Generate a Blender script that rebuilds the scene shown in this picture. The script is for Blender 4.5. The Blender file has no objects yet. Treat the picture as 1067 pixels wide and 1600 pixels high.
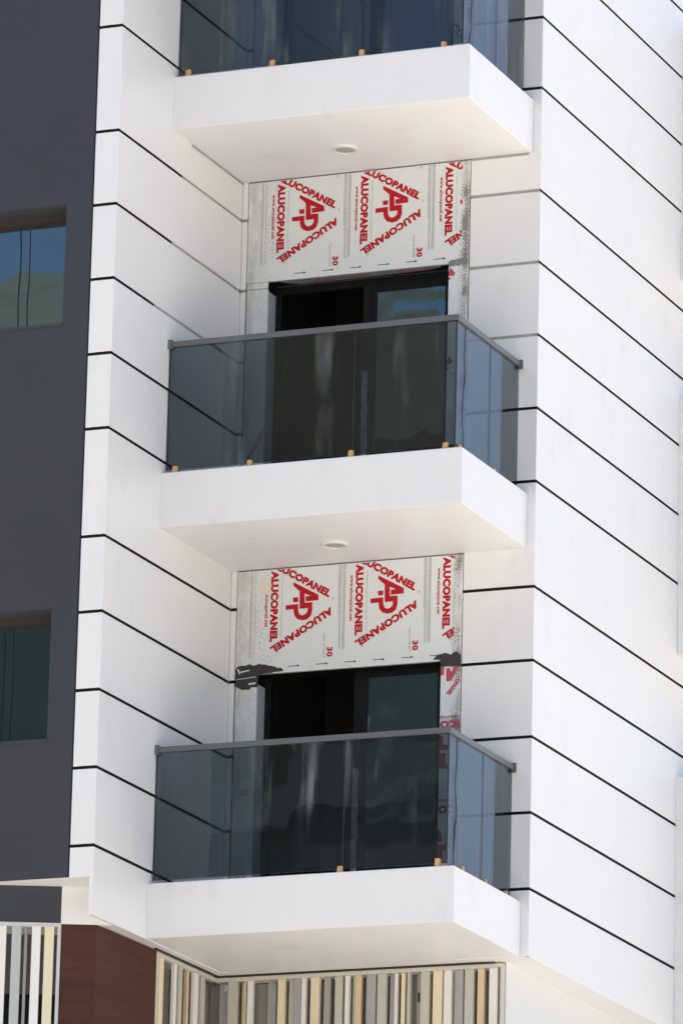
import bpy, bmesh, math, random
from mathutils import Vector, Matrix
random.seed(7)
S = bpy.context.scene
COL = S.collection
RAD = math.radians

# ------------------------------------------------------------------ camera
cam_d = bpy.data.cameras.new('camera')
cam = bpy.data.objects.new('camera', cam_d); COL.objects.link(cam)
r0 = Vector((0.924731, 0.379882, 0.023697)); r1 = Vector((-0.078291, 0.250768, -0.964876)); r2 = Vector((-0.372481, 0.890396, 0.261634))
rot = Matrix((r0, -r1, -r2)).transposed()
cam.matrix_world = Matrix.Translation((15.7938, -41.6128, -12.3468)) @ rot.to_4x4()
cam_d.sensor_width = 36; cam_d.lens = 9368.7 / 1600 * 36
cam_d.clip_start = 0.5; cam_d.clip_end = 2000
S.camera = cam

# ------------------------------------------------------------------ sky, sun, exposure
SUN_EL, SUN_AZ = RAD(66), RAD(-38)          # azimuth from +Y towards +X: behind the block, to the left
w = bpy.data.worlds.new('World'); S.world = w; w.use_nodes = True
wn = w.node_tree.nodes; bg = wn['Background']
sky = wn.new('ShaderNodeTexSky'); sky.sky_type = 'NISHITA'; sky.sun_disc = False
sky.sun_elevation = SUN_EL; sky.sun_rotation = SUN_AZ
sky.altitude = 200; sky.air_density = 1.0; sky.dust_density = 3.7; sky.ozone_density = 1.0
w.node_tree.links.new(sky.outputs[0], bg.inputs[0]); bg.inputs[1].default_value = 0.12
sd = bpy.data.lights.new('sun', 'SUN'); sd.energy = 4.0; sd.angle = RAD(0.53); sd.color = (1, .975, .935)
sun = bpy.data.objects.new('sun', sd); COL.objects.link(sun)
sdir = Vector((math.sin(SUN_AZ)*math.cos(SUN_EL), math.cos(SUN_AZ)*math.cos(SUN_EL), math.sin(SUN_EL)))
sun.rotation_euler = sdir.to_track_quat('Z', 'Y').to_euler()
sun.location = sdir * 60
S.view_settings.view_transform = 'Standard'; S.view_settings.look = 'None'
S.view_settings.exposure = 1.2; S.view_settings.gamma = 1
S.render.engine = 'CYCLES'
S.cycles.max_bounces = 10; S.cycles.diffuse_bounces = 6; S.cycles.transparent_max_bounces = 24
S.cycles.sample_clamp_indirect = 8

# ------------------------------------------------------------------ materials
def mat(name): 
    m = bpy.data.materials.new(name); m.use_nodes = True
    return m, m.node_tree.nodes, m.node_tree.links, m.node_tree.nodes['Principled BSDF']
def noise(n, l, scale, detail=3, vec=None, rough=.5):
    t = n.new('ShaderNodeTexNoise'); t.inputs['Scale'].default_value = scale; t.inputs['Detail'].default_value = detail
    t.inputs['Roughness'].default_value = rough
    if vec is not None: l.new(vec, t.inputs['Vector'])
    return t.outputs[0]
def pos(n): return n.new('ShaderNodeNewGeometry').outputs['Position']
def scalev(n, l, v, s):
    m = n.new('ShaderNodeMapping'); m.inputs['Scale'].default_value = s; l.new(v, m.inputs['Vector']); return m.outputs[0]
def ramp(n, l, f, a, b, ca=(0,0,0), cb=(1,1,1)):
    r = n.new('ShaderNodeValToRGB'); r.color_ramp.elements[0].position = a; r.color_ramp.elements[1].position = b
    r.color_ramp.elements[0].color = (*ca, 1); r.color_ramp.elements[1].color = (*cb, 1); l.new(f, r.inputs[0]); return r.outputs[0]
def mixc(n, l, f, a, b):
    m = n.new('ShaderNodeMix'); m.data_type = 'RGBA'
    if isinstance(f, (int, float)): m.inputs[0].default_value = f
    else: l.new(f, m.inputs[0])
    for i, c in ((6, a), (7, b)):
        if isinstance(c, tuple): m.inputs[i].default_value = (*c, 1)
        else: l.new(c, m.inputs[i])
    return m.outputs[2]
def mth(n, l, op, a, b=0.0, clamp=False):
    m = n.new('ShaderNodeMath'); m.operation = op; m.use_clamp = clamp
    for i, c in ((0, a), (1, b)):
        if isinstance(c, (int, float)): m.inputs[i].default_value = c
        else: l.new(c, m.inputs[i])
    return m.outputs[0]
def bump(n, l, h, b, strength, dist):
    k = n.new('ShaderNodeBump'); k.inputs['Strength'].default_value = strength; k.inputs['Distance'].default_value = dist
    l.new(h, k.inputs['Height']); l.new(k.outputs[0], b.inputs['Normal'])

def plain(name, col, rough=.5, var=.08, scale=6, bmp=0, metallic=0, spec=.5):
    m, n, l, b = mat(name); p = pos(n)
    f = noise(n, l, scale, 4, p)
    l.new(mixc(n, l, f, tuple(c*(1-var) for c in col), tuple(min(1, c*(1+var)) for c in col)), b.inputs['Base Color'])
    b.inputs['Roughness'].default_value = rough; b.inputs['Metallic'].default_value = metallic
    b.inputs['Specular IOR Level'].default_value = spec
    if bmp: bump(n, l, noise(n, l, scale*4, 5, p), b, bmp, .01)
    return m

def white_panel():
    m, n, l, b = mat('white_composite_panel'); p = pos(n)
    soft = noise(n, l, 1.3, 3, p)
    c = mixc(n, l, soft, (.79, .79, .79), (.83, .83, .825))
    streak = noise(n, l, 1.0, 5, scalev(n, l, p, (9, 9, .35)), .6)
    c = mixc(n, l, ramp(n, l, streak, .62, 1.0), c, (.76, .755, .745))
    oi = n.new('ShaderNodeObjectInfo')
    c = mixc(n, l, mth(n, l, 'MULTIPLY', oi.outputs['Random'], .5), c, (.755, .76, .765))
    smut = noise(n, l, 2.2, 6, scalev(n, l, p, (1, 1, .6)), .65)
    c = mixc(n, l, ramp(n, l, smut, .58, .95), c, (.66, .65, .63))
    grit = noise(n, l, 55, 2, p)
    c = mixc(n, l, ramp(n, l, grit, .77, .80), c, (.55, .53, .5))
    l.new(c, b.inputs['Base Color'])
    b.inputs['Roughness'].default_value = .38; b.inputs['Specular IOR Level'].default_value = .5
    bump(n, l, noise(n, l, 1.6, 2, p), b, .35, .03)
    return m
def film():
    m, n, l, b = mat('protective_film'); p = pos(n)
    c = mixc(n, l, noise(n, l, 2.5, 3, p), (.70, .735, .735), (.76, .79, .79))
    sx = n.new('ShaderNodeSeparateXYZ'); l.new(p, sx.inputs[0])
    X = sx.outputs[0]
    def band(c0, wd):      # soft band round one vertical line of the wall where mortar dust stuck
        d = mth(n, l, 'ABSOLUTE', mth(n, l, 'SUBTRACT', X, c0))
        return mth(n, l, 'SUBTRACT', 1.0, mth(n, l, 'DIVIDE', d, wd), True)
    bd = mth(n, l, 'MAXIMUM', band(-.622, .075), mth(n, l, 'MULTIPLY', band(-2.25, .22), .40))
    blot = ramp(n, l, noise(n, l, 4.5, 3, p), .30, .62)
    dens = mth(n, l, 'MULTIPLY', bd, blot)
    stain = mth(n, l, 'MULTIPLY', mth(n, l, 'MAXIMUM', band(-.612, .085), mth(n, l, 'MULTIPLY', band(-2.44, .16), .8)), ramp(n, l, noise(n, l, 7, 6, scalev(n, l, p, (1.6, 1, .6)), .7), .36, .62))
    c = mixc(n, l, mth(n, l, 'MULTIPLY', stain, .85), c, (.40, .385, .35))
    speck = noise(n, l, 85, 3, p, .7)
    thr = mth(n, l, 'ADD', speck, mth(n, l, 'MULTIPLY', dens, .31))
    c = mixc(n, l, ramp(n, l, thr, .655, .71), c, (.19, .185, .175))
    l.new(c, b.inputs['Base Color']); b.inputs['Roughness'].default_value = .45
    bump(n, l, noise(n, l, 5, 4, p), b, .45, .015)
    return m
def glass(name, tint, f0, dirt=.0, wave=0.0, wscale=2.0, dirt_col=(.35,.38,.38), refl=(.95,.97,1)):
    m = bpy.data.materials.new(name); m.use_nodes = True
    n, l = m.node_tree.nodes, m.node_tree.links; n.clear(); p = pos(n)
    out = n.new('ShaderNodeOutputMaterial')
    tr = n.new('ShaderNodeBsdfTransparent'); tr.inputs[0].default_value = (*tint, 1)
    gl = n.new('ShaderNodeBsdfGlossy'); gl.inputs['Roughness'].default_value = .004; gl.inputs[0].default_value = (*refl, 1)
    lw = n.new('ShaderNodeLayerWeight'); lw.inputs[0].default_value = .5
    f = mth(n, l, 'ADD', mth(n, l, 'MULTIPLY', mth(n, l, 'POWER', lw.outputs['Facing'], 5), 1-f0), f0)
    mx = n.new('ShaderNodeMixShader'); l.new(f, mx.inputs[0]); l.new(tr.outputs[0], mx.inputs[1]); l.new(gl.outputs[0], mx.inputs[2])
    if wave:
        k = n.new('ShaderNodeBump'); k.inputs['Strength'].default_value = 1; k.inputs['Distance'].default_value = wave
        l.new(noise(n, l, wscale, 2, p), k.inputs['Height']); l.new(k.outputs[0], gl.inputs['Normal'])
    last = mx.outputs[0]
    if dirt:
        df = n.new('ShaderNodeBsdfDiffuse'); df.inputs[0].default_value = (*dirt_col, 1)
        a = ramp(n, l, noise(n, l, 1.0, 4, scalev(n, l, p, (8, 8, .9)), .55), .52, .78)
        bq = ramp(n, l, noise(n, l, 1.7, 3, p), .40, .7)
        g = mth(n, l, 'ADD', mth(n, l, 'MULTIPLY', mth(n, l, 'MULTIPLY', a, bq), dirt), .012)
        m2 = n.new('ShaderNodeMixShader'); l.new(g, m2.inputs[0]); l.new(last, m2.inputs[1]); l.new(df.outputs[0], m2.inputs[2]); last = m2.outputs[0]
    l.new(last, out.inputs[0]); return m
def wood(name, a, b_, axis_scale, rough=.5):
    m, n, l, b = mat(name); p = pos(n)
    g = noise(n, l, 1.0, 6, scalev(n, l, p, axis_scale), .65)
    fine = noise(n, l, 1.0, 3, scalev(n, l, p, tuple(s*5 for s in axis_scale)))
    c = mixc(n, l, ramp(n, l, g, .3, .7), a, b_)
    c = mixc(n, l, mth(n, l, 'MULTIPLY', fine, .35), c, tuple(x*.55 for x in a))
    l.new(c, b.inputs['Base Color']); b.inputs['Roughness'].default_value = rough; b.inputs['Specular IOR Level'].default_value = .25
    bump(n, l, fine, b, .15, .004); return m

def hillmat():
    m, n, l, b = mat('dry_hill_scrub'); p = pos(n)
    sx = n.new('ShaderNodeSeparateXYZ'); l.new(p, sx.inputs[0])
    z = mth(n, l, 'ADD', sx.outputs[2], mth(n, l, 'MULTIPLY', mth(n, l, 'SUBTRACT', noise(n, l, .05, 4, p), .5), 40))
    f = mth(n, l, 'DIVIDE', mth(n, l, 'SUBTRACT', z, 42), 18, True)
    dry = mixc(n, l, noise(n, l, .12, 5, p), (.10, .105, .08), (.155, .15, .115))
    l.new(mixc(n, l, f, (.022, .034, .028), dry), b.inputs['Base Color']); b.inputs['Roughness'].default_value = .95
    return m
M = dict(
    white=white_panel(), film=film(),
    soffit=plain('white_soffit_paint', (.80, .79, .775), .6, .025, 2.0),
    core=plain('wall_backing', (.42, .41, .40), .9, .2, 5),
    black=plain('black_sealant', (.010, .010, .011), .8, .3, 30, 0, 0, .15),
    grey=plain('grey_backer_rod', (.36, .355, .35), .8, .35, 40),
    dark=plain('dark_grey_panel', (.040, .041, .054), .42, .10, 1.2),
    darkseam=plain('dark_joint', (.015, .015, .016), .6),
    frame=plain('black_aluminium', (.007, .007, .0075), .55, .3, 10, 0, 0, .2),
    bronze=plain('dark_bronze_aluminium', (.035, .03, .026), .4, .2, 8),
    rail=plain('grey_aluminium', (.14, .145, .15), .38, .12, 14, 0, .3),
    tape=plain('dusty_tape', (.33, .32, .31), .8, .9, 22),
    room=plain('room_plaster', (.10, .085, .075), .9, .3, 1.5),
    red=plain('red_print', (.46, .008, .020), .6, .15, 25, 0, 0, .25),
    redworn=plain('worn_red_print', (.47, .07, .09), .6, .35, 60),
    ink=plain('black_print', (.02, .02, .02), .5),
    small=plain('grey_print', (.30, .30, .30), .6),
    bitumen=plain('dark_membrane', (.040, .037, .034), .75, .55, 26, .3),
    mortar=plain('speckled_mortar', (.24, .24, .235), .9, .75, 75, .4),
    filmgrey=plain('shaded_film_underside', (.27, .275, .275), .8, .3, 14),  # darker than the film: shade of the underside is put into the colour
    reveal=plain('blue_grey_reveal_film', (.40, .43, .46), .6, .15, 8),
    sticker=plain('cream_sticker', (.70, .69, .62), .5, .04),
    lampring=plain('white_lamp_ring', (.72, .70, .68), .4, .03),
    lens=plain('lamp_lens', (.36, .34, .32), .3, .08, 30),
    chock=wood('raw_pine', (.62, .36, .15), (.74, .47, .22), (30, 30, 5), .75),
    woodpanel=wood('brown_wood_laminate', (.058, .0205, .012), (.094, .038, .022), (.8, .8, 16), .62),
    sl_white=plain('white_slat_paint', (.80, .79, .76), .5, .05, 4),
    sl_cream=plain('cream_slat_paint', (.77, .69, .49), .5, .06, 4),
    sl_tan=plain('tan_slat_paint', (.67, .54, .35), .5, .06, 4),
    sl_olive=plain('olive_slat_paint', (.52, .52, .45), .5, .06, 4),
    sl_slate=plain('slate_slat_paint', (.37, .375, .38), .5, .08, 4),
    sl_frame=plain('screen_frame_paint', (.62, .60, .53), .5, .05, 4),
    sl_lframe=plain('pale_screen_frame', (.55, .56, .57), .5, .05, 4),
    void=plain('screen_backing', (.31, .29, .265), .9, .2, 3),
    rope=plain('steel_rope', (.05, .05, .05), .5),
    gravel=plain('sandy_ground', (.53, .475, .405), .95, .25, .25),
    hill=hillmat(),
    render=plain('grey_render', (.12, .15, .155), .9, .15, .6),
    teal=plain('dark_opposite_glass', (.02, .035, .04), .2, .2, .5),
    win=glass('window_glass', (.45, .52, .50), .125, .05, .012, 1.6, refl=(.62,.88,1)),
    wwin=glass('wing_window_glass', (.25, .30, .30), .165, .02, .0025, 1.1, refl=(.66,.9,1)),
    bal=glass('smoked_balcony_glass', (.44, .485, .503), .034, .5, .0016, 1.5),
)

# ------------------------------------------------------------------ object helpers
ROOTS = {}
def thing(name, base, label, cat, group=None):
    o = bpy.data.objects.new(name, None); COL.objects.link(o); o.location = base; o.empty_display_size = .2
    o['label'] = label; o['category'] = cat
    if group: o['group'] = group
    ROOTS[o.name] = Vector(base); return o
def base_of(o):
    while o.parent: o = o.parent
    return ROOTS.get(o.name, Vector((0, 0, 0)))
def link(name, me, m, parent=None, **props):
    if m is not None and not me.materials: me.materials.append(M[m] if isinstance(m, str) else m)
    o = bpy.data.objects.new(name, me); COL.objects.link(o)
    if parent is not None:
        me.transform(Matrix.Translation(-base_of(parent))); o.parent = parent
    for k, v in props.items(): o[k] = v
    return o
def bm_obj(name, bm, m, parent=None, **props):
    bmesh.ops.recalc_face_normals(bm, faces=bm.faces)
    me = bpy.data.meshes.new(name); bm.to_mesh(me); bm.free()
    return link(name, me, m, parent, **props)
def add_box(bm, lo, hi):
    vs = [bm.verts.new((x, y, z)) for x in (lo[0], hi[0]) for y in (lo[1], hi[1]) for z in (lo[2], hi[2])]
    for f in ((0,1,3,2),(4,6,7,5),(0,4,5,1),(2,3,7,6),(0,2,6,4),(1,5,7,3)): bm.faces.new([vs[i] for i in f])
def boxes(name, lst, m, parent=None, bev=0, **props):
    bm = bmesh.new()
    for lo, hi in lst: add_box(bm, lo, hi)
    if bev: bmesh.ops.bevel(bm, geom=list(bm.edges), offset=bev, segments=2, affect='EDGES', profile=.5)
    return bm_obj(name, bm, m, parent, **props)
def box(name, lo, hi, m, parent=None, bev=0, **props): return boxes(name, [(lo, hi)], m, parent, bev, **props)
def prism(name, pts, z0, z1, m, parent=None, **props):      # plan polygon extruded in z
    bm = bmesh.new()
    a = [bm.verts.new((x, y, z0)) for x, y in pts]; b = [bm.verts.new((x, y, z1)) for x, y in pts]
    bm.faces.new(a); bm.faces.new(b)
    for i in range(len(pts)):
        j = (i+1) % len(pts); bm.faces.new((a[i], a[j], b[j], b[i]))
    return bm_obj(name, bm, m, parent, **props)
def cyl(bm, c, r, h0, h1, seg=32):
    a = [bm.verts.new((c[0]+r*math.cos(2*math.pi*i/seg), c[1]+r*math.sin(2*math.pi*i/seg), h0)) for i in range(seg)]
    b = [bm.verts.new((v.co.x, v.co.y, h1)) for v in a]
    bm.faces.new(a); bm.faces.new(b)
    for i in range(seg): bm.faces.new((a[i], a[(i+1) % seg], b[(i+1) % seg], b[i]))

# flat print on a wall face: local (u,v) -> world by a frame
TXT = {}
def text_verts(s, bold):
    key = (s, bold)
    if key not in TXT:
        cu = bpy.data.curves.new('t', 'FONT'); cu.body = s; cu.offset = bold; cu.resolution_u = 3; cu.size = 1; cu.space_character = 1.08 if bold else 1.0
        o = bpy.data.objects.new('t', cu); COL.objects.link(o)
        me = bpy.data.meshes.new_from_object(o.evaluated_get(bpy.context.evaluated_depsgraph_get()))
        vs = [(v.co.x, v.co.y) for v in me.vertices]; fs = [tuple(p.vertices) for p in me.polygons]
        bpy.data.objects.remove(o); bpy.data.curves.remove(cu); bpy.data.meshes.remove(me)
        TXT[key] = (vs, fs)
    return TXT[key]
def fit_text(s, L, H, bold=.03, ref='ALUCOPANEL'):
    vs, fs = text_verts(s, bold)
    x0 = min(v[0] for v in vs); x1 = max(v[0] for v in vs)
    yr = [v[1] for v in text_verts('H' if ref else s, bold)[0]]; y0, y1 = min(yr), max(yr)
    return [((v[0]-x0)/(x1-x0)*L, (v[1]-y0)/(y1-y0)*H) for v in vs], fs
def place2(vs, o, du):                                    # in-plane placement on (a,b)
    dv = (-du[1], du[0])
    return [(o[0]+u*du[0]+v*dv[0], o[1]+u*du[1]+v*dv[1]) for u, v in vs]
def printed(name, shapes, to3, m, parent, clip=None, **props):
    """shapes: list of (verts2d, faces); to3 maps (a,b)->world; clip=(a0,a1,b0,b1)"""
    bm = bmesh.new()
    for vs, fs in shapes:
        bv = [bm.verts.new((a, b, 0)) for a, b in vs]
        for f in fs:
            try: bm.faces.new([bv[i] for i in f])
            except ValueError: pass
    if clip:
        for co, no in (((clip[0],0,0),(-1,0,0)), ((clip[1],0,0),(1,0,0)), ((0,clip[2],0),(0,-1,0)), ((0,clip[3],0),(0,1,0))):
            bmesh.ops.bisect_plane(bm, geom=bm.verts[:]+bm.edges[:]+bm.faces[:], plane_co=co, plane_no=no, clear_outer=True)
    if not bm.faces: bm.free(); return None
    bmesh.ops.triangulate(bm, faces=bm.faces)
    for v in bm.verts: v.co = to3(v.co.x, v.co.y)
    me = bpy.data.meshes.new(name); bm.to_mesh(me); bm.free()
    return link(name, me, m, parent, **props)
def rect(a0, a1, b0, b1): return ([(a0, b0), (a1, b0), (a1, b1), (a0, b1)], [(0, 1, 2, 3)])

# ------------------------------------------------------------------ ground and what the glass mirrors
GZ = -13.9
bm = bmesh.new()
N = 40
for i in range(N+1):
    for j in range(N+1): bm.verts.new((-600+1200*i/N, -600+1200*j/N, GZ))
bm.verts.ensure_lookup_table()
for i in range(N):
    for j in range(N): bm.faces.new([bm.verts[k] for k in (i*(N+1)+j, (i+1)*(N+1)+j, (i+1)*(N+1)+j+1, i*(N+1)+j+1)])
bm_obj('ground', bm, 'gravel', None, kind='structure')
# dry hill across the valley, seen only mirrored in the panes
from mathutils import noise as mn
bm = bmesh.new(); NX, NY = 130, 40; g = {}
for i in range(NX+1):
    for j in range(NY+1):
        x = -330 + 520*i/NX; t = j/NY; y = -110 - 190*t
        crest = 70.5 + 3*math.sin((x+88)*.17) - 9*math.sin((x+88)*.012) - 4.2*math.exp(-((x+70)/7)**2)
        prof = math.sin(min(1, t/.5)*math.pi/2) if t < .5 else math.cos((t-.5)/.5*math.pi/2)
        h = (crest-GZ)*prof + mn.fractal(Vector((x*.045, y*.045, 0)), 1, 2, 5)*5*min(1, t*5)*(1-.75*max(0, 1-abs(t-.5)*8))
        g[i, j] = bm.verts.new((x, y, GZ-1+max(0, h)))
for i in range(NX):
    for j in range(NY): bm.faces.new((g[i,j], g[i+1,j], g[i+1,j+1], g[i,j+1]))
for f in bm.faces: f.smooth = True
bm_obj('hill', bm, 'hill', None, kind='structure')
op = thing('opposite_building', (-26, -66, GZ), 'plain grey block across the street, seen only mirrored in the lower panes', 'building')
boxes('wall', [((-52, -74, GZ), (-27.2, -62, 11.9)), ((-27.2, -74, GZ), (-6, -62, 12.5))], 'render', op)
boxes('parapet', [((-52.2, -62, 11.2), (-27.2, -61.7, 12.15)), ((-27.2, -62, 11.7), (-5.8, -61.7, 12.8))], 'render', op)
for i in range(9):
    for q in range(6): box('window', (-50+i*4.9, -61.99, GZ+2+q*3.7), (-47.6+i*4.9, -61.9, GZ+3.7+q*3.7), 'teal', op)

# ------------------------------------------------------------------ the white apartment block
J = sorted(n*3.2 + d for n in range(-1, 3) for d in ((0, .587, 1.178, 1.768, 2.355) if n >= 0 else (0, .59, 1.18, 1.78, 2.362)))
J = [z for z in J if z < 5.0]
BOT, TOP = -3.72, 5.2
bnd = [BOT] + J + [TOP]
XL, YF = -2.531, -2.369
bld = thing('apartment_building', (-1.3, 1.0, GZ), 'white panel-clad apartment block with black joint lines and stacked balconies', 'building')
GAP = .0122; T = .03
def seal(name, axis, p0, p1, fixed, z, m, parent, depth, half=.0115, out=+1):
    """slightly uneven bead: runs along axis ('x' or 'y') from p0 to p1, fixed = face coordinate, out = outward sign"""
    bm = bmesh.new(); k = max(3, int(abs(p1-p0)/.12)); rows = []
    for i in range(k+1):
        s = p0+(p1-p0)*i/k; hh = half*(1+random.uniform(-.12, .12)); 
        if i in (0, k): hh *= .6
        dz = random.uniform(-.0012, .0012); q = []
        for d, zz in ((depth, -hh), (depth, hh), (.028, hh), (.028, -hh)):
            f = fixed - out*d
            q.append(bm.verts.new((s, f, z+zz+dz) if axis == 'x' else (f, s, z+zz+dz)))
        rows.append(q)
    for a, b in zip(rows, rows[1:]):
        for i in range(4): bm.faces.new((a[i], a[(i+1)%4], b[(i+1)%4], b[i]))
    bm.faces.new(rows[0]); bm.faces.new(rows[-1])
    return bm_obj(name, bm, m, parent)
def panels(parent, lohi):
    for z0, z1 in zip(bnd, bnd[1:]):
        a = z0 + (GAP if z0 != BOT else 0); b = z1 - GAP
        lo, hi = lohi
        box('cladding_panel', (lo[0], lo[1], a), (hi[0], hi[1], b), 'white', parent, .0025)

# right-hand side wall (faces +X)
side = box('side_wall', (-.30, .20, BOT+.01), (-T-.001, 12, TOP), 'core', bld)
for z0, z1 in zip(bnd, bnd[1:]):
    a = z0 + (GAP if z0 != BOT else 0); b = z1 - GAP
    box('cladding_panel', (-T, .0015, a), (0, 5.2, b), 'white', side, .0025)
    box('cladding_panel', (-T, 5.22, a), (0, 12, b), 'white', side, .0025)
for z in J: seal('joint_sealant', 'y', .016, 5.2, 0, z, 'black', side, .003, .0135)
# projecting left wall of the recess (faces +X)
rec = boxes('recess_wall', [((-2.61, -2.335, -3.43), (XL-T-.001, .20, TOP)), ((-2.61, -1.93, BOT+.012), (XL-T-.001, .20, -3.4301))], 'core', bld)
for z0, z1 in zip(bnd, bnd[1:]):
    a = z0 + (GAP if z0 != BOT else 0); b = z1 - GAP
    box('cladding_panel', (XL-T, YF+.0015, a), (XL, -.0015, b), 'white', rec, .0025)
for z in J:
    y1 = {2.355: -1.17, 1.768: -1.33, 1.178: -1.62}.get(round(z, 3), -.02)
    seal('joint_sealant', 'y', YF+.016, y1, XL, z, 'black', rec, .003, .0135)
    if y1 < -.1: seal('backer_rod', 'y', y1+.0, -.004, XL, z, 'grey', rec, .006, .0130)
# narrow front return (faces -Y)
ret = box('return_wall', (-2.722, YF+T+.001, -3.4335), (-2.6105, -1.9, TOP), 'core', bld)
for z0, z1 in zip(bnd, bnd[1:]):
    a = z0 + (GAP if z0 != BOT else 0); b = z1 - GAP
    if z0 == BOT: a = -3.434
    box('cladding_panel', (-2.724, YF, a), (XL-.0005, YF+T, b), 'white', ret, .0025)
for z in J: seal('joint_sealant', 'x', -2.726, XL-.018, YF, z, 'black', ret, .003, .0130, -1)
# back wall of the recess: white strips either side of the window bay
back = boxes('back_wall', [((-2.56, T+.001, BOT+.012), (-2.29, .19, TOP)), ((-.757, T+.001, BOT+.012), (-.301, .19, TOP))] +
      [((-2.29, T+.001, 1.826+k*3.2), (-.757, .19, 3.09+k*3.2)) for k in (-1, 0, 1)] + [((-2.29, T+.001, BOT+.012), (-.757, .19, -3.31))], 'core', bld)
for z0, z1 in zip(bnd, bnd[1:]):
    a = z0 + (GAP if z0 != BOT else 0); b = z1 - GAP
    box('cladding_panel', (-.584, 0, a), (-.0005, T, b), 'white', back, .0025)
    box('cladding_panel', (XL, 0, a), (-2.484, T, b), 'white', back, .0025)
for z in J:
    dusty = round(z, 3) in (2.355, 1.768, 1.178)
    if dusty:
        seal('backer_rod', 'x', -.583, -.012, 0, z, 'grey', back, .006, .0130, -1)
        seal('backer_rod', 'x', XL+.002, -2.486, 0, z, 'grey', back, .006, .0130, -1)
    else:
        seal('joint_sealant', 'x', -.598, -.018, 0, z, 'black', back, .003, .0135, -1)
        seal('joint_sealant', 'x', XL+.004, -2.470, 0, z, 'black', back, .003, .0130, -1)
# dusty line of filler where the upper soffit meets the walls
box('filler_line', (XL-.001, -1.02, 2.655), (XL+.006, -.002, 2.6685), 'grey', rec)
box('filler_line', (-.58, -.007, 2.652), (-.10, .001, 2.6685), 'grey', back)
# rooms, floors, rear of the block
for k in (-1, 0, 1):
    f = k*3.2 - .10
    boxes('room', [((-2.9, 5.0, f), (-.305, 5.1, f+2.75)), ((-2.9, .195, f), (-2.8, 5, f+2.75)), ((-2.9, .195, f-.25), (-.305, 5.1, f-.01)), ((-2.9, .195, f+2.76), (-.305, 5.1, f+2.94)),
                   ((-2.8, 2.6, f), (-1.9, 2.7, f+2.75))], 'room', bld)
boxes('rear_block', [((-12, 5.2, GZ), (-.31, 12, TOP)), ((-12, .25, -3.69), (-2.95, 5.15, TOP)), ((-12, -1.85, -3.43), (-2.78, .2, TOP)), ((-12, -1.8, TOP+.01), (-.02, 12, TOP+.3))], 'core', bld)
# underside of the overhang beside the wood wall and under the side wall
box('soffit_strip', (-2.70, -1.93, -3.712), (XL-.004, .32, -3.66), 'soffit', bld)
box('soffit_strip', (-.42, .012, -3.717), (-.004, 12, -3.66), 'soffit', bld)
box('soffit_strip', (-2.534, .012, -3.714), (-.43, .5, -3.66), 'soffit', bld)
box('gap_strip', (-2.628, -1.02, -3.7225), (-2.610, .19, -3.7125), 'darkseam', bld)  # black strips stand in for the dark gap above the screen frames
box('gap_strip', (-2.66, .140, -3.7235), (-.33, .165, -3.7175), 'darkseam', bld)

# rear balconies on the side wall: solid white parapets at the right edge of the picture
for k in (-2, -1, 0, 1):
    lab = {-2: 'solid white rear balcony on the side wall, low at the right edge', -1: 'solid white rear balcony on the side wall, level with the lower glass balcony', 0: 'solid white rear balcony on the side wall, level with the upper glass balcony', 1: 'solid white rear balcony on the side wall at the top right corner'}[k]
    t = thing('rear_balcony', (.7, 4.6, k*3.2-.6), lab, 'balcony', 'solid rear balconies up the side wall')
    z0 = k*3.2 - .60; z1 = k*3.2 + 1.575
    box('floor_slab', (.001, 3.30, z0), (.95, 6.2, z0+.43), 'white', t, .004)
    boxes('parapet', [((.001, 3.3002, z0+.4305), (.9498, 3.42, z1)), ((.83, 3.4202, z0+.4305), (.9498, 6.2, z1)), ((.001, 6.08, z0+.4305), (.8298, 6.1998, z1))], 'white', t)

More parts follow.
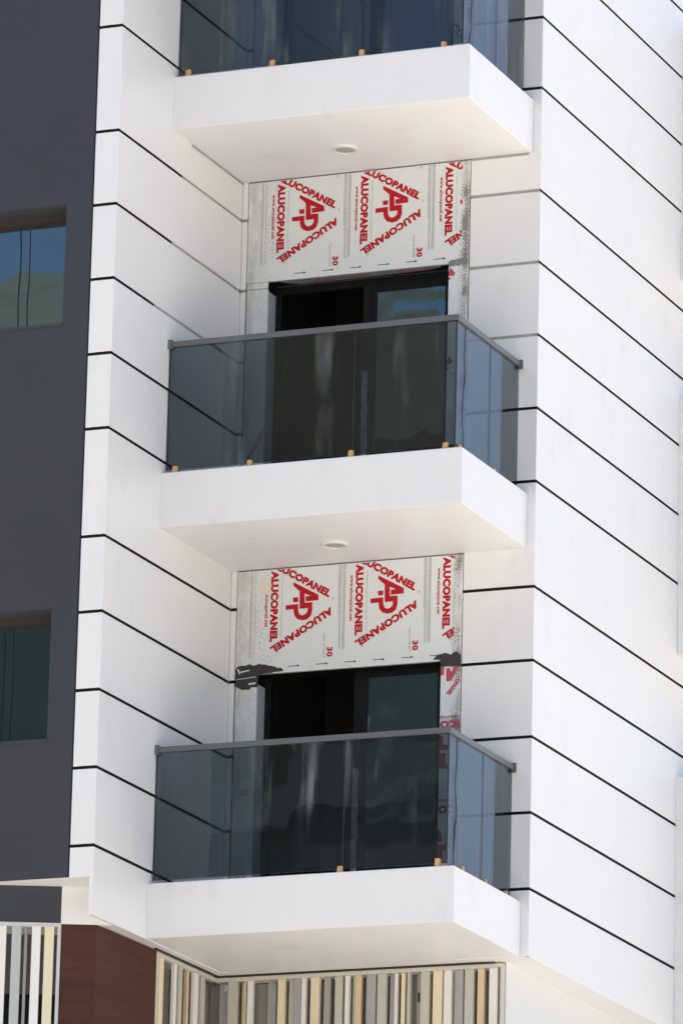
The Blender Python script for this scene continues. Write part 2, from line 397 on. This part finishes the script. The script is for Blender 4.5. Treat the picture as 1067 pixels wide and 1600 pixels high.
# ------------------------------------------------------------------ balconies
def balcony(k, label):
    z = k*3.2; st = z-.095; sb = z-.53
    if k == -1: sb = -3.715
    t = thing('balcony', (-1.3, -.69, sb), label, 'balcony', 'stacked glass-fronted balconies')
    bm = bmesh.new(); add_box(bm, (-2.536, -1.385, sb), (-.07, -.0008, st))
    bmesh.ops.bevel(bm, geom=[e for e in bm.edges if all(v.co.x > -1 or v.co.y < -1 for v in e.verts)], offset=.006, segments=2, affect='EDGES')
    bm_obj('floor_slab', bm, 'white', t)
    yg, g0, g1 = -1.322, st+.034, z+.921
    def pane(lo, hi): box('glass_pane', lo, hi, 'bal', t)
    pane((-2.519, yg, g0), (-.990, yg+.012, g1)); pane((-.980, yg, g0), (-.163, yg+.012, g1))
    xs = -.162
    pane((xs, yg+.006, g0), (xs+.012, -.624, g1)); pane((xs, -.614, g0), (xs+.012, -.018, g1))
    bm = bmesh.new()
    a = [(-2.515, -1.340), (-.134, -1.340), (-.134, -.012), (-.180, -.012), (-.180, -1.294), (-2.515, -1.294)]
    lo = [bm.verts.new((x, y, z+.922)) for x, y in a]; hi = [bm.verts.new((x, y, z+.964)) for x, y in a]
    bm.faces.new(lo); bm.faces.new(hi)
    for i in range(6): bm.faces.new((lo[i], lo[(i+1) % 6], hi[(i+1) % 6], hi[i]))
    bmesh.ops.bevel(bm, geom=list(bm.edges), offset=.0025, segments=1, affect='EDGES')
    bm_obj('handrail', bm, 'rail', t)
    box('wall_bracket', (-2.5305, -1.352, z+.905), (-2.50, -1.284, z+.978), 'rail', t, .003)
    box('wall_bracket', (-.196, -.026, z+.905), (-.120, -.0005, z+.978), 'rail', t, .003)
    for (x0, y0, x1, y1) in ((-2.522, yg-.002, -2.519, yg+.014), (-.9898, yg+.001, -.9802, yg+.011), (xs+.001, yg-.001, xs+.011, yg+.0055), (xs+.001, -.6238, xs+.011, -.6142)):
        box('silicone_seam', (x0, y0, g0), (x1, y1, g1), 'darkseam', t)
    boxes('base_gasket', [((-.55, yg+.0125, st+.0005), (-.175, yg+.035, st+.045)), ((xs-.03, yg+.05, st+.0005), (xs-.001, -.05, st+.02))], 'darkseam', t) if k == 0 else None
    if k >= 0:
        c = (-1.43, -.55)
        bm = bmesh.new(); seg = 40; R_ = ((.108, sb+.0), (.108, sb-.012), (.100, sb-.020), (.086, sb-.022), (.080, sb-.016), (.080, sb-.006))
        rings = [[bm.verts.new((c[0]+r*math.cos(2*math.pi*i/seg), c[1]+r*math.sin(2*math.pi*i/seg), h)) for i in range(seg)] for r, h in R_]
        for p, q in zip(rings, rings[1:]):
            for i in range(seg): bm.faces.new((p[i], p[(i+1) % seg], q[(i+1) % seg], q[i]))
        for f in bm.faces: f.smooth = True
        ring = bm_obj('downlight', bm, 'lampring', t)
        bm = bmesh.new(); cyl(bm, c, .0795, sb-.010, sb-.001); bm_obj('lens', bm, 'lens', ring)
    return t
balcony(1, 'topmost balcony, cut by the frame, with dark blue glass above its white slab')
balcony(0, 'middle balcony with grey handrail, smoked glass and white boxed slab')
balcony(-1, 'lowest balcony with smoked glass, above the striped slat screen')

# wooden chocks under the glass
ch = {1: [(-2.43, 0), (-1.724, 0), (-.974, 0), (-.296, 0)], 0: [(-2.435, 0), (-1.812, 0), (-.985, 0), (-.222, 0), (-1.262, 1), (-.56, 1)], -1: [(-.992, 0), (-.213, 0), (-1.06, 1), (-.575, 1), (-.15, 1)]}
names = {1: ['left end', 'second from the left', 'third from the left', 'right end'], 0: ['left end', 'second from the left', 'glass joint', 'corner, front face', 'corner, side face', 'side pane joint'], -1: ['glass joint of the front', 'front right corner', 'side, nearest the corner', 'side pane joint', 'side, beside the wall']}
lv = {1: 'topmost', 0: 'middle', -1: 'lowest'}
for k in (1, 0, -1):
    for (s, ax), nm in zip(ch[k], names[k]):
        st = k*3.2 - .095 + .0003
        hgt = .052+random.uniform(-.006, .008) + (.018 if k == -1 and s == -.213 else 0)
        c = (s, -1.345) if ax == 0 else (-.139, s)
        wd = .021
        bm = bmesh.new()
        lo = [(-wd, -.016), (wd, -.016), (wd, .016), (-wd, .016)]
        sk = random.uniform(-.005, .005)
        if ax: lo = [(b_, a) for a, b_ in lo][::-1]
        a = [bm.verts.new((c[0]+x, c[1]+y, st)) for x, y in lo]; b2 = [bm.verts.new((c[0]+x*.82+sk, c[1]+y*.9, st+hgt+.4*sk*(1 if x > 0 else -1))) for x, y in lo]
        bm.faces.new(a); bm.faces.new(b2)
        for i in range(4): bm.faces.new((a[i], a[(i+1) % 4], b2[(i+1) % 4], b2[i]))
        base = Vector((c[0], c[1], st)); 
        bmesh.ops.translate(bm, verts=bm.verts, vec=-base)
        o = bm_obj('wooden_chock', bm, 'chock'); o.location = base
        o['label'] = 'raw pine chock under the %s balcony glass, at the %s' % (lv[k], nm) if 'joint' in nm or 'end' in nm or 'corner' in nm else 'raw pine chock under the %s balcony glass, %s' % (lv[k], nm)
        o['category'] = 'wooden chock'; o['group'] = 'pine chocks wedged under the balcony glass'

# ------------------------------------------------------------------ film-covered cladding round each balcony door
LOGO_A = [(.189,-.13),(.403,-.247),(.404,-.29),(.296,-.294),(.295,-.253),(.335,-.251),(.286,-.228),(.289,-.302),(.352,-.302),(.354,-.372),(.342,-.413),(.312,-.437),(.27,-.443),(.23,-.43),(.204,-.402),(.196,-.369),(.196,-.348),(.128,-.349),(.127,-.312),(.233,-.308),(.236,-.367),(.247,-.392),(.269,-.403),(.298,-.393),(.313,-.374),(.314,-.347),(.246,-.348),(.243,-.206),(.188,-.158)]
LOGO_B = [(.188,-.255),(.232,-.253),(.233,-.292),(.191,-.292)]
def logo(ox, oz, s=1.0, rotq=0, cx=.27, cz=-.28):
    out = []
    for pl in (LOGO_A, LOGO_B):
        p2 = []
        for x, z in pl:
            x, z = (x-cx)*s, (z-cz)*s
            for _ in range(rotq): x, z = -z, x
            p2.append((ox+x, oz+z))
        out.append((p2, [tuple(range(len(p2)))]))
    return out
WORD = 'ALUCOPANEL'
def unit_shapes(x, z):
    c, s = math.cos(RAD(30)), math.sin(RAD(30))
    red, smal, rd2 = [], [], []
    vs, fs = fit_text(WORD, .572, .064, .07)
    red.append((place2(vs, (x, z-.026), (0, -1)), fs, 'printed_word'))
    vs2, fs2 = fit_text(WORD, .585, .060, .07)
    red.append((place2(vs2, (x+.489-.585*c, z-.277+.585*s), (c, -s)), fs2, 'printed_word'))
    red.append((place2(vs2, (x+.507, z-.350), (-c, -s)), fs2, 'printed_word'))
    for pl, f in logo(x+.27, z-.28): red.append((pl, f, 'printed_logo'))
    vs, fs = fit_text('30', .079, .048, .05); red.append((place2(vs, (x+.484, z-.672), (0, -1)), fs, 'printed_number'))
    vs, fs = fit_text('www.alucopanel.net', .37, .028, .03); rd2.append((vs, fs))
    vs, fs = fit_text('Years of TRUST', .19, .019, .0); smal.append((place2(vs, (x+.452, z-.562), (0, -1)), fs))
    vs, fs = fit_text("The Region's Trusted Aluminium Composite Material", .488, .0105, .0); smal.append((place2(vs, (x+.092, z-.076), (0, -1)), fs))
    vs, fs = fit_text('\u00ae', .02, .02, .0)
    for q in ((x+.04, z-.607), (x+.52, z-.278), (x+.058, z-.672)): smal.append((place2(vs, q, (0, -1)), fs))
    vs, fs = fit_text('E', .02, .014, .0); smal.append((place2(vs, (x+.505, z-.004), (0, -1)), fs))
    rnd = random.Random(int(x*100))
    for cx in (.571, .580, .589, .607, .616, .624):       # columns of tiny print, too small to read
        b = z - .0
        end = z-.69 if cx not in (.571,) else z-.42
        while b > end:
            ln = rnd.uniform(.006, .02); smal.append(rect(x+cx, x+cx+.0045, b-ln, b)); b -= ln+rnd.uniform(.003, .006)
    url = [(place2(v, (x-.045, z-.108), (0, -1)), f) for v, f in rd2]
    return red, smal, url
def arrow(x, z):
    pts = [(x, z-.003), (x+.078, z-.003), (x+.078, z-.010), (x+.1, z), (x+.078, z+.010), (x+.078, z+.003), (x, z+.003)]
    return (pts, [tuple(range(7))])
YP = -.0010
fl_lab = {1: 'film-covered cladding around the topmost balcony door, red print blurred behind glass',
          0: 'white cladding sheets with red printed film above the middle balcony',
          -1: 'white cladding sheets with red printed film and dark torn corners above the lowest balcony'}
for k in (1, 0, -1):
    z = k*3.2; dx = .035 if k == -1 else 0; dz = .02 if k == -1 else 0
    t = thing('door_cladding', (-1.53, .01, z-.095), fl_lab[k], 'door surround', 'film-covered cladding around the balcony doors')
    zt = z+2.661; zb = z+1.826
    fa = box('fascia_sheet', (-2.477, 0, zb), (-.590, .028, zt), 'film', t, .0012)
    front = lambda a, b: Vector((a, YP, b))
    clip = (-2.474, -.592, zb+.002, zt-.004)
    red, smal, url = [], [], []
    for i, xu in enumerate((-2.228, -1.515, -.798)):
        r_, s_, u_ = unit_shapes(xu+dx+(.01 if i == 2 and k == -1 else 0), z+2.655+dz)
        red += r_; smal += s_
        if k == -1 and i == 0:
            vs, fs = fit_text('alucopanel.net', .27, .028, .03); url.append((place2(vs, (xu+dx-.045, z+2.655+dz-.205), (0, -1)), fs))
        else: url += u_
    for cx in (-2.362, -2.353, -2.326): 
        b = zt
        while b > z+1.97:
            ln = random.uniform(.006, .02); smal.append(rect(cx, cx+.004, b-ln, b)); b -= ln+random.uniform(.003, .008)
    clr = (clip[0], -.655, clip[2], clip[3])
    for sh_ in red: printed(sh_[2], [sh_[:2]], front, 'red', fa, clr)
    for u_ in url: printed('web_address', [u_], front, 'red', fa, clip)
    printed('small_print', smal, lambda a, b: Vector((a, YP-.0004, b)), 'small', fa, clip, kind='stuff')
    arr = [arrow(xa+dx, z+1.8725) for xa in (-2.068, -1.831, -1.593, -1.357, -1.12, -.883)]
    if k == -1: arr = arr[:-1] + [([(xx, zz) for xx, zz in arr[-1][0]], arr[-1][1])]
    for a_ in arr: printed('arrow_mark', [a_], front, 'ink', fa, clip)
    # jamb sheets
    jl = box('jamb_sheet', (-2.470, 0, z-.094), (-2.290, .028, z+1.768), 'film', t, .0012)
    jt = box('jamb_sheet', (-2.470, 0, z+1.774), (-2.290, .028, zb-.004), 'film', t, .0012)
    jr = box('jamb_sheet', (-.757, 0, z-.094), (-.592, .028, zb-.004), 'film', t, .0012)
    rv = box('reveal_sheet', (-2.2895, .001, z-.094), (-2.286, .15, z+1.745), 'reveal', t)
    boxes('head_fill', [((-2.2885, .0305, zb-.0015), (-.7575, .1495, zb+.02)), ((-2.2885, .004, z+1.75), (-2.284, .149, zb-.0018))], 'frame', t)  # added black fill keeps the head of the opening dark
    # prints on the jambs
    cr = (-.756, -.596, z-.09, z+1.815)
    if k == 0:
        sh = [([(x_-.0, z_) for x_, z_ in ((-.757, 1.752), (-.742, 1.793), (-.701, 1.742), (-.713, 1.721), (-.757, 1.725))], [(0,1,2,3,4)]), ([(-.757, 1.713), (-.738, 1.706), (-.745, 1.69), (-.757, 1.693)], [(0,1,2,3)]), ([(-.757, 1.034), (-.737, 1.079), (-.706, 1.017), (-.757, .995)], [(0,1,2,3)]), ([(-.757, .98), (-.738, .975), (-.745, .955), (-.757, .96)], [(0,1,2,3)])]
        vs, fs = fit_text('TRUST', .085, .03, .0); sh.append((place2(vs, (-.735, z+.905), (1, 0)), fs)); sh.append((place2(vs, (-.735, z+.245), (1, 0)), fs))
        [printed('worn_print', [q_], front, 'redworn' if i_ < 4 else 'small', jr, cr) for i_, q_ in enumerate(sh)]
        vs, fs = fit_text(WORD, .30, .035, .03); c30 = math.cos(RAD(60)), -math.sin(RAD(60))
        printed('worn_print', [(place2(vs, (-2.30, z+.62), (-c30[0], c30[1])), fs)], front, 'redworn', jl, (-2.46, -2.292, z, z+1.7))
    elif k == -1:
        poly = lambda pts: ([(x_, z+z_) for x_, z_ in pts], [tuple(range(len(pts)))])
        sh = [poly([(-.712, 1.763), (-.682, 1.764), (-.668, 1.731), (-.643, 1.773), (-.613, 1.771), (-.667, 1.661), (-.71, 1.658)]),
              poly([(-.757, 1.788), (-.729, 1.786), (-.727, 1.773), (-.731, 1.71), (-.757, 1.709)]),
              poly([(-.757, 1.23), (-.727, 1.228), (-.725, 1.165), (-.684, 1.157), (-.684, 1.12), (-.757, 1.117)]),
              poly([(-.757, 1.10), (-.70, 1.095), (-.70, 1.01), (-.68, 1.0), (-.68, .971), (-.757, .976)]),
              poly([(-.757, .50), (-.735, .49), (-.72, .43), (-.72, .40), (-.757, .402)]), poly([(-.757, .385), (-.68, .38), (-.68, .34), (-.71, .33), (-.71, .27), (-.757, .27)])]
        vc, fc = fit_text('alucopanel.net', .31, .026, .03); vs, fs = fit_text(WORD, .585, .062, .07)
        for zz in (1.387, .735): sh.append((place2(vc, (-.618, z+zz), (-1, 0)), fc))
        for zz in (1.350, .685): sh.append((place2(vs, (-.44, z+zz), (-1, 0)), fs))
        vt, ft = fit_text('ALUCOPANEL', .26, .036, .07); u_ = Vector((-.077, -.102)).normalized(); sh.append((place2(vt, (-.690+.26*-u_.x-.02, z+1.549+.26*-u_.y+.012), tuple(u_)), ft))
        for q_ in sh: printed('worn_print', [q_], front, 'redworn', jr, cr)
        ln = []
        for q in range(6):
            a = -.75
            while a < -.61:
                d = random.uniform(.006, .02); ln.append(rect(a, a+d, z+1.36-q*.013, z+1.3635-q*.013)); a += d+.004
        printed('small_print', ln, front, 'small', jr, cr, kind='stuff')
        vs, fs = fit_text('30', .085, .05, .02)
        [printed('printed_number', [(place2(vs, (-2.42, z+zz), (1, 0)), fs)], front, 'small', jl) for zz in (.86, .18)]
    else:
        vs, fs = fit_text(WORD, .585, .060, .03); sh = [(place2(vs, (-.90, z+.72), (math.cos(RAD(50)), -math.sin(RAD(50)))), fs), (place2(vs, (-1.14, z-.04), (1, 0)), fs)]
        for q_ in sh: printed('worn_print', [q_], front, 'redworn', jr, cr)
    # torn pieces and flashings
    def patch(name, pts, m, y=-.003):
        if m in ('bitumen', 'mortar'):
            q = []
            for p0, p1 in zip(pts, pts[1:]+pts[:1]):
                q.append(p0)
                nn = max(1, int(math.dist(p0, p1)/.012))
                for i in range(1, nn): q.append((p0[0]+(p1[0]-p0[0])*i/nn+random.uniform(-.0035, .0035), p0[1]+(p1[1]-p0[1])*i/nn+random.uniform(-.0045, .0045)))
            pts = q
        bm = bmesh.new(); a = [bm.verts.new((p[0], y, p[1])) for p in pts]; b = [bm.verts.new((p[0], .0292 if p[1] > 1e9 else y+.0025, p[1])) for p in pts]
        bm.faces.new(a); bm.faces.new(b)
        for i in range(len(a)): bm.faces.new((a[i], a[(i+1) % len(a)], b[(i+1) % len(a)], b[i]))
        bmesh.ops.triangulate(bm, faces=bm.faces); return bm_obj(name, bm, m, t)
    if k == -1:
        patch('torn_corner', [(-2.472,-1.314),(-2.45,-1.300),(-2.422,-1.295),(-2.39,-1.299),(-2.357,-1.289),(-2.33,-1.301),(-2.313,-1.303),(-2.275,-1.29),(-2.24,-1.298),(-2.183,-1.312),(-2.13,-1.330),(-2.084,-1.339),(-2.068,-1.361),(-2.278,-1.377),(-2.286,-1.479),(-2.33,-1.472),(-2.361,-1.494),(-2.42,-1.488),(-2.472,-1.462)], 'bitumen')
        patch('torn_corner', [(-.818,-1.365),(-.80,-1.338),(-.781,-1.325),(-.75,-1.322),(-.723,-1.314),(-.70,-1.322),(-.67,-1.333),(-.65,-1.314),(-.634,-1.31),(-.615,-1.318),(-.596,-1.333),(-.596,-1.43),(-.66,-1.424),(-.758,-1.420),(-.759,-1.366)], 'bitumen')
        patch('sticker', [(-2.292,-.628),(-2.283,-.612),(-2.262,-.602),(-2.222,-.604),(-2.214,-.63),(-2.207,-.70),(-2.222,-.738),(-2.262,-.742),(-2.286,-.728),(-2.294,-.68)], 'sticker')
        patch('torn_flake', [(-2.462,-1.318),(-2.446,-1.324),(-2.432,-1.36),(-2.441,-1.368)], 'film', -.006)
        patch('torn_flake', [(-2.44,-1.345),(-2.36,-1.334),(-2.352,-1.342),(-2.43,-1.354)], 'film', -.006)
        patch('torn_flake', [(-2.468,-1.404),(-2.30,-1.392),(-2.30,-1.396),(-2.468,-1.409)], 'film', -.006)
        patch('torn_flake', [(-2.36,-1.442),(-2.30,-1.438),(-2.30,-1.452),(-2.36,-1.456)], 'film', -.006)
    elif k == 0:
        patch('mortar_smear', [(-.762, 1.828), (-.752, 1.845), (-.72, 1.853), (-.66, 1.858), (-.617, 1.863), (-.597, 1.850), (-.597, 1.815), (-.66, 1.806), (-.752, 1.800)], 'mortar')
    # soffit strip of the opening, ragged end
    pts = [(-2.21, .001), (-.86, .001), (-.845, .05), (-.91, .062), (-.95, .085), (-1.25, .10), (-1.6, .112), (-2.05, .118), (-2.12, .088), (-2.16, .06)] if k == 0 else [(-2.285, .10), (-.76, .10), (-.76, .149), (-2.285, .149)]
    sf = prism('lintel_sheet', pts, zb-.006, zb-.002, 'filmgrey' if k == 0 else 'frame', t)
    if k == 0:
        sh = []
        for xx in (-1.93, -1.22):
            vs, fs = fit_text('ALUCOPANEL', .48, .042, .035); sh.append((place2(vs, (xx, .03), (1, 0)), fs))
            vs, fs = fit_text('AP', .06, .03, .035); sh.append((place2(vs, (xx+.01, .075), (1, 0)), fs))
        [printed('worn_print', [q_], lambda a, b: Vector((a, .118-b*1.0, zb-.0068)), 'redworn', sf, (-2.1, -.9, 0, .10)) for q_ in sh] 

    # ---------------------------------------------------------- sliding door
    d = thing('sliding_door', (-1.52, .17, z-.095), {1: 'dark sliding door behind the glass of the topmost balcony', 0: 'black framed sliding door behind the middle balcony, left half open', -1: 'black framed sliding door behind the lowest balcony, teal glass on the right'}[k], 'sliding door', 'dark sliding balcony doors')
    hd = z+1.705 if k >= 0 else z+1.775
    boxes('door_frame', [((-2.285, .150, z-.09), (-2.235, .21, z+1.82)), ((-.80, .152, z-.09), (-.757, .21, z+1.82)), ((-2.235, .151, hd+.05), (-.80, .21, z+1.82)), ((-2.235, .151, z-.09), (-.80, .21, z-.03))], 'frame', d, .002)
    box('mullion', (-1.535, .153, z-.03), (-1.468, .19, hd+.05), 'frame', d, .002)
    if k <= 0:
        bm = bmesh.new(); prev = None
        for i in range(25):
            zz = z-.02+1.08*i/24; a = bm.verts.new((-1.533+random.uniform(-.002, .002), .1515, zz)); b = bm.verts.new((-1.478+random.uniform(-.014, .004), .1515, zz))
            if prev: bm.faces.new((prev[0], prev[1], b, a))
            prev = (a, b)
        bm_obj('protective_tape', bm, 'tape', d)
    sash = boxes('sash_frame', [((-1.466, .156, z-.028), (-1.425, .186, hd+.049)), ((-.842, .156, z-.028), (-.801, .186, hd+.049)), ((-1.425, .156, hd), (-.842, .186, hd+.049)), ((-1.425, .156, z-.028), (-.842, .186, z+.04))], 'frame', d)
    box('glass_pane', (-1.4245, .166, z+.0405), (-.8425, .174, hd-.0005), 'win', sash)
    if k == 1: box('glass_pane', (-2.2345, .176, z-.0295), (-1.536, .184, hd+.049), 'win', d)

# ------------------------------------------------------------------ dark wing on the left
wing = thing('dark_wing', (-6, -2.2, GZ), 'dark charcoal building wing with small windows, left of the white wall', 'building wing')
X1 = -2.7345; yw = YF-.004; yb = yw+.27; WT = TOP+.2
lst = [((-2.945, yw, -3.434), (X1, yb, WT)), ((-9, yw, -3.434), (-5.2, yb, WT))]
zs = [-3.434] + [v for n in (-1, 0, 1) for v in (n*3.2+.858-(.03 if n == -1 else 0), n*3.2+1.797+(.028 if n == -1 else 0))] + [WT]
for a, b in zip(zs[::2], zs[1::2]): lst.append(((-5.2, yw, a), (-2.945, yb, b)))
wall = boxes('wall', lst, 'dark', wing)
box('edge_joint', (X1, YF+.004, -3.434), (-2.7245, YF+.05, TOP), 'darkseam', wing)
for n in (-1, 0, 1):
    a = n*3.2+.858-(.03 if n == -1 else 0); b = n*3.2+1.797+(.028 if n == -1 else 0)
    wdw = boxes('window', [((-5.199, -2.15, b-.052), (-2.9455, -2.10, b-.0005)), ((-2.975, -2.149, a+.03), (-2.9455, -2.10, b-.0525)), ((-5.199, -2.155, a+.0005), (-2.9455, -2.10, a+.0295))], 'bronze', wing)
    box('window_bead', (-5.198, -2.142, b-.068), (-2.9755, -2.112, b-.0525), 'darkseam', wdw)
    box('glass_pane', (-5.198, -2.125, a+.03), (-2.9755, -2.117, b-.0685), 'wwin', wdw)
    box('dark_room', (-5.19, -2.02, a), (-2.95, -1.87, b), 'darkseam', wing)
    box('sill', (-5.2, yw-.008, a-.024), (-2.94, yw-.0005, a-.002), 'dark', wdw, .002)

# ------------------------------------------------------------------ ground-storey pieces below the wing: the wall turns at an angle
D = Vector((.9226, .3856)); NRM = Vector((.3856, -.9226)); B0 = Vector((-2.66, -1.99))
def ang(t, d): p = B0 - D*t + NRM*d; return (p.x, p.y)
def aslab(name, t0, t1, d0, d1, z0, z1, m, parent, **kw): return prism(name, [ang(t0, d0), ang(t1, d0), ang(t1, d1), ang(t0, d1)], z0, z1, m, parent, **kw)
band = thing('dark_fascia', (-3.6, -2.3, -3.434), 'dark grey fascia band under the wing, above the left slat screen', 'fascia')
aslab('fascia_board', .268, 3.6, -.08, 0, -3.712, -3.438, 'dark', band)
aslab('wall_panel', -.11, .2675, -.08, .0, -3.7205, -3.438, 'white', bld)
prism('wing_soffit', [(-9, YF), (-2.5625, YF), (-2.5625, -1.9), (-9, -1.9)], -3.4375, -3.4345, 'soffit', wing)

ww = thing('wood_wall', (-2.7, -1.5, GZ), 'dark brown wood-grain wall wrapping the corner between the two slat screens', 'wall')
prism('wall_core', [ang(.25, -.02), ang(.012, -.02), (-2.655, -1.0), (-2.95, -1.0)], GZ, -3.74, 'core', ww)
zc = [GZ+.002, -11.4, -9.0, -6.6, -3.7215]
for a, b in zip(zc, zc[1:]):
    aslab('wood_panel', 0, .262, -.0185, 0, a+.002, b, 'woodpanel', ww)
    prism('wood_panel', [ang(.0, -.0005), ang(.0, -.019), (-2.656, -.96), (-2.636, -.96)], a+.002, b, 'woodpanel', ww)

# slat screens
def screen_left():
    t = thing('slat_screen', (-3.6, -2.3, GZ), 'striped vertical slat screen in a pale frame under the dark fascia', 'slat screen')
    zt = -3.7165
    fr = aslab('screen_frame', .2635, .289, -.06, .012, GZ, zt-.0285, 'sl_lframe', t)
    aslab('screen_frame', .2635, 3.6, -.06, .012, zt-.028, zt, 'sl_lframe', t)
    seq = [(.315, .384, 'sl_cream', 0), (.414, .478, 'sl_white', 0), (.514, .535, 'sl_slate', -.05), (.558, .626, 'sl_olive', 0), (.668, .735, 'sl_white', 0)]
    x = .77; cy = ['sl_slate', 'sl_cream', 'sl_olive', 'sl_white']
    for i in range(30): seq.append((x, x+.065, cy[i % 4], 0)); x += .1
    for a, b, m, off in seq:
        aslab('slat', a, b, -.05+off, off, GZ+.001, zt-.0282, {'sl_olive': 'sl_pale'}.get(m, m), t)
    aslab('back_panel', .29, 3.6, -.34, -.30, -4.20, zt-.03, 'room2', t)
    aslab('back_panel', .29, 3.6, -.33, -.295, GZ, -4.2005, 'darkseam', t)  # near-black sheet: darkness of the opening behind the slats painted on
M['lowpaint'] = plain('off_white_render', (.68, .685, .69), .75, .03, 1.5)
M['room2'] = plain('screen_back_plaster', (.30, .285, .27), .9, .1, 3)
M['sl_pale'] = plain('pale_green_slat_paint', (.46, .49, .47), .5, .05, 4)
screen_left()
t = thing('slat_screen', (-1.45, .15, GZ), 'striped vertical slat screen under the lowest balcony, cream, olive, white and slate', 'slat screen')
zt = -3.7275; yB = .165
boxes('screen_frame', [((-2.648, yB, zt-.03), (-.265, yB+.07, zt)), ((-.290, yB, GZ), (-.265, yB+.07, zt-.0302))], 'sl_frame', t, .002)
boxes('screen_frame', [((-2.672, -.958, zt-.03), (-2.628, yB-.001, zt)), ((-2.672, -.958, GZ), (-2.628, -.925, zt-.0302))], 'sl_frame', t, .002)
F, Rr = .015, .06      # front row, rear row
sl = [(-2.628,-2.545,'sl_slate',Rr),(-2.54,-2.46,'sl_olive',F),(-2.44,-2.375,'sl_tan',Rr),(-2.398,-2.374,'sl_cream',F),(-2.413+.08,-2.333+.085,'sl_white',F),(-2.235,-2.165,'sl_slate',Rr+.03),
      (-2.122,-2.066,'sl_cream',F),(-2.045,-1.99,'sl_olive',Rr),(-1.985,-1.93,'sl_slate',F),(-1.925,-1.888,'sl_white',F),(-1.849,-1.78,'sl_cream',F),(-1.755,-1.70,'sl_slate',Rr),
      (-1.647,-1.585,'sl_olive',F),(-1.564,-1.53,'sl_white',F),(-1.515,-1.475,'sl_olive',Rr),(-1.478,-1.429,'sl_tan',F),(-1.387,-1.31,'sl_slate',F),(-1.297,-1.225,'sl_olive',F),(-1.21,-1.16,'sl_slate',Rr),
      (-1.155,-1.131,'sl_white',F),(-1.101,-1.07,'sl_cream',F),(-1.052,-1.028,'sl_olive',F),(-1.0,-.955,'sl_slate',Rr+.03),(-.941,-.87,'sl_olive',F),(-.841,-.765,'sl_cream',F),(-.752,-.69,'sl_white',F),(-.685,-.65,'sl_olive',Rr),
      (-.642,-.595,'sl_slate',F),(-.583,-.51,'sl_olive',F),(-.478,-.425,'sl_tan',F),(-.383,-.315,'sl_white',F)]
sl[4] = (-2.333-.055, -2.333+.0, 'sl_white', F)
for a, b, m, off in sl: box('slat', (a, yB+off, GZ+.001), (b, yB+off+.045, zt-.0304), m, t, .0025)
for a, b, m, off in [(-.9,-.82,'sl_cream',0),(-.80,-.72,'sl_slate',.05),(-.62,-.575,'sl_white',0),(-.53,-.47,'sl_olive',0),(-.44,-.36,'sl_slate',.05),(-.335,-.30,'sl_tan',.02),(-.245,-.165,'sl_white',0),(-.11,-.04,'sl_olive',0),(-.02,.06,'sl_slate',.04)]:
    box('slat', (-2.664-off, a, GZ+.001), (-2.634-off, b, zt-.0304), m, t, .0025)
boxes('back_panel', [((-2.75, yB+.16, GZ), (-.27, yB+.18, zt-.031)), ((-2.80, -.955, GZ), (-2.76, yB+.2, zt-.031))], 'void', t)
box('latch_slot', (-.991, yB+.0853, -3.98), (-.975, yB+.0896, -3.905), 'ink', t)
box('corner_bracket', (-2.56, yB-.012, -3.835), (-2.53, yB+.012, -3.79), 'sl_slate', t)
lw_ = thing('lower_wall', (-.4, 5, GZ), 'plain white ground-storey wall set back under the side wall', 'wall')
boxes('wall_face', [((-.262, .20, GZ), (-.25, 12, -3.7175))], 'lowpaint', lw_)

# ------------------------------------------------------------------ hoist ropes hanging clear of the facade (their reflections show in the panes)
def rope(x, y, label):
    bm = bmesh.new(); seg = 6; prev = None
    for i in range(33):
        zz = 14 - 26*i/32; ring = [bm.verts.new((.006*math.cos(a), .006*math.sin(a), zz)) for a in [2*math.pi*q/seg for q in range(seg)]]
        if prev:
            for q in range(seg): bm.faces.new((prev[q], prev[(q+1) % seg], ring[(q+1) % seg], ring[q]))
        prev = ring
    o = bm_obj('hoist_rope', bm, 'rope'); o.location = (x, y, 0); o['label'] = label; o['category'] = 'rope'; o['group'] = 'dark hoist ropes hanging before the facade'
for x, y, lab in ((-4.965, -5.25, 'outer dark hoist rope mirrored in the wing windows'), (-4.885, -5.25, 'inner dark hoist rope mirrored in the wing windows'), (1.12, 1.78, 'nearer dark hoist rope mirrored in the balcony side panes'), (1.12, 2.05, 'farther dark hoist rope mirrored in the balcony side panes')): rope(x, y, lab)
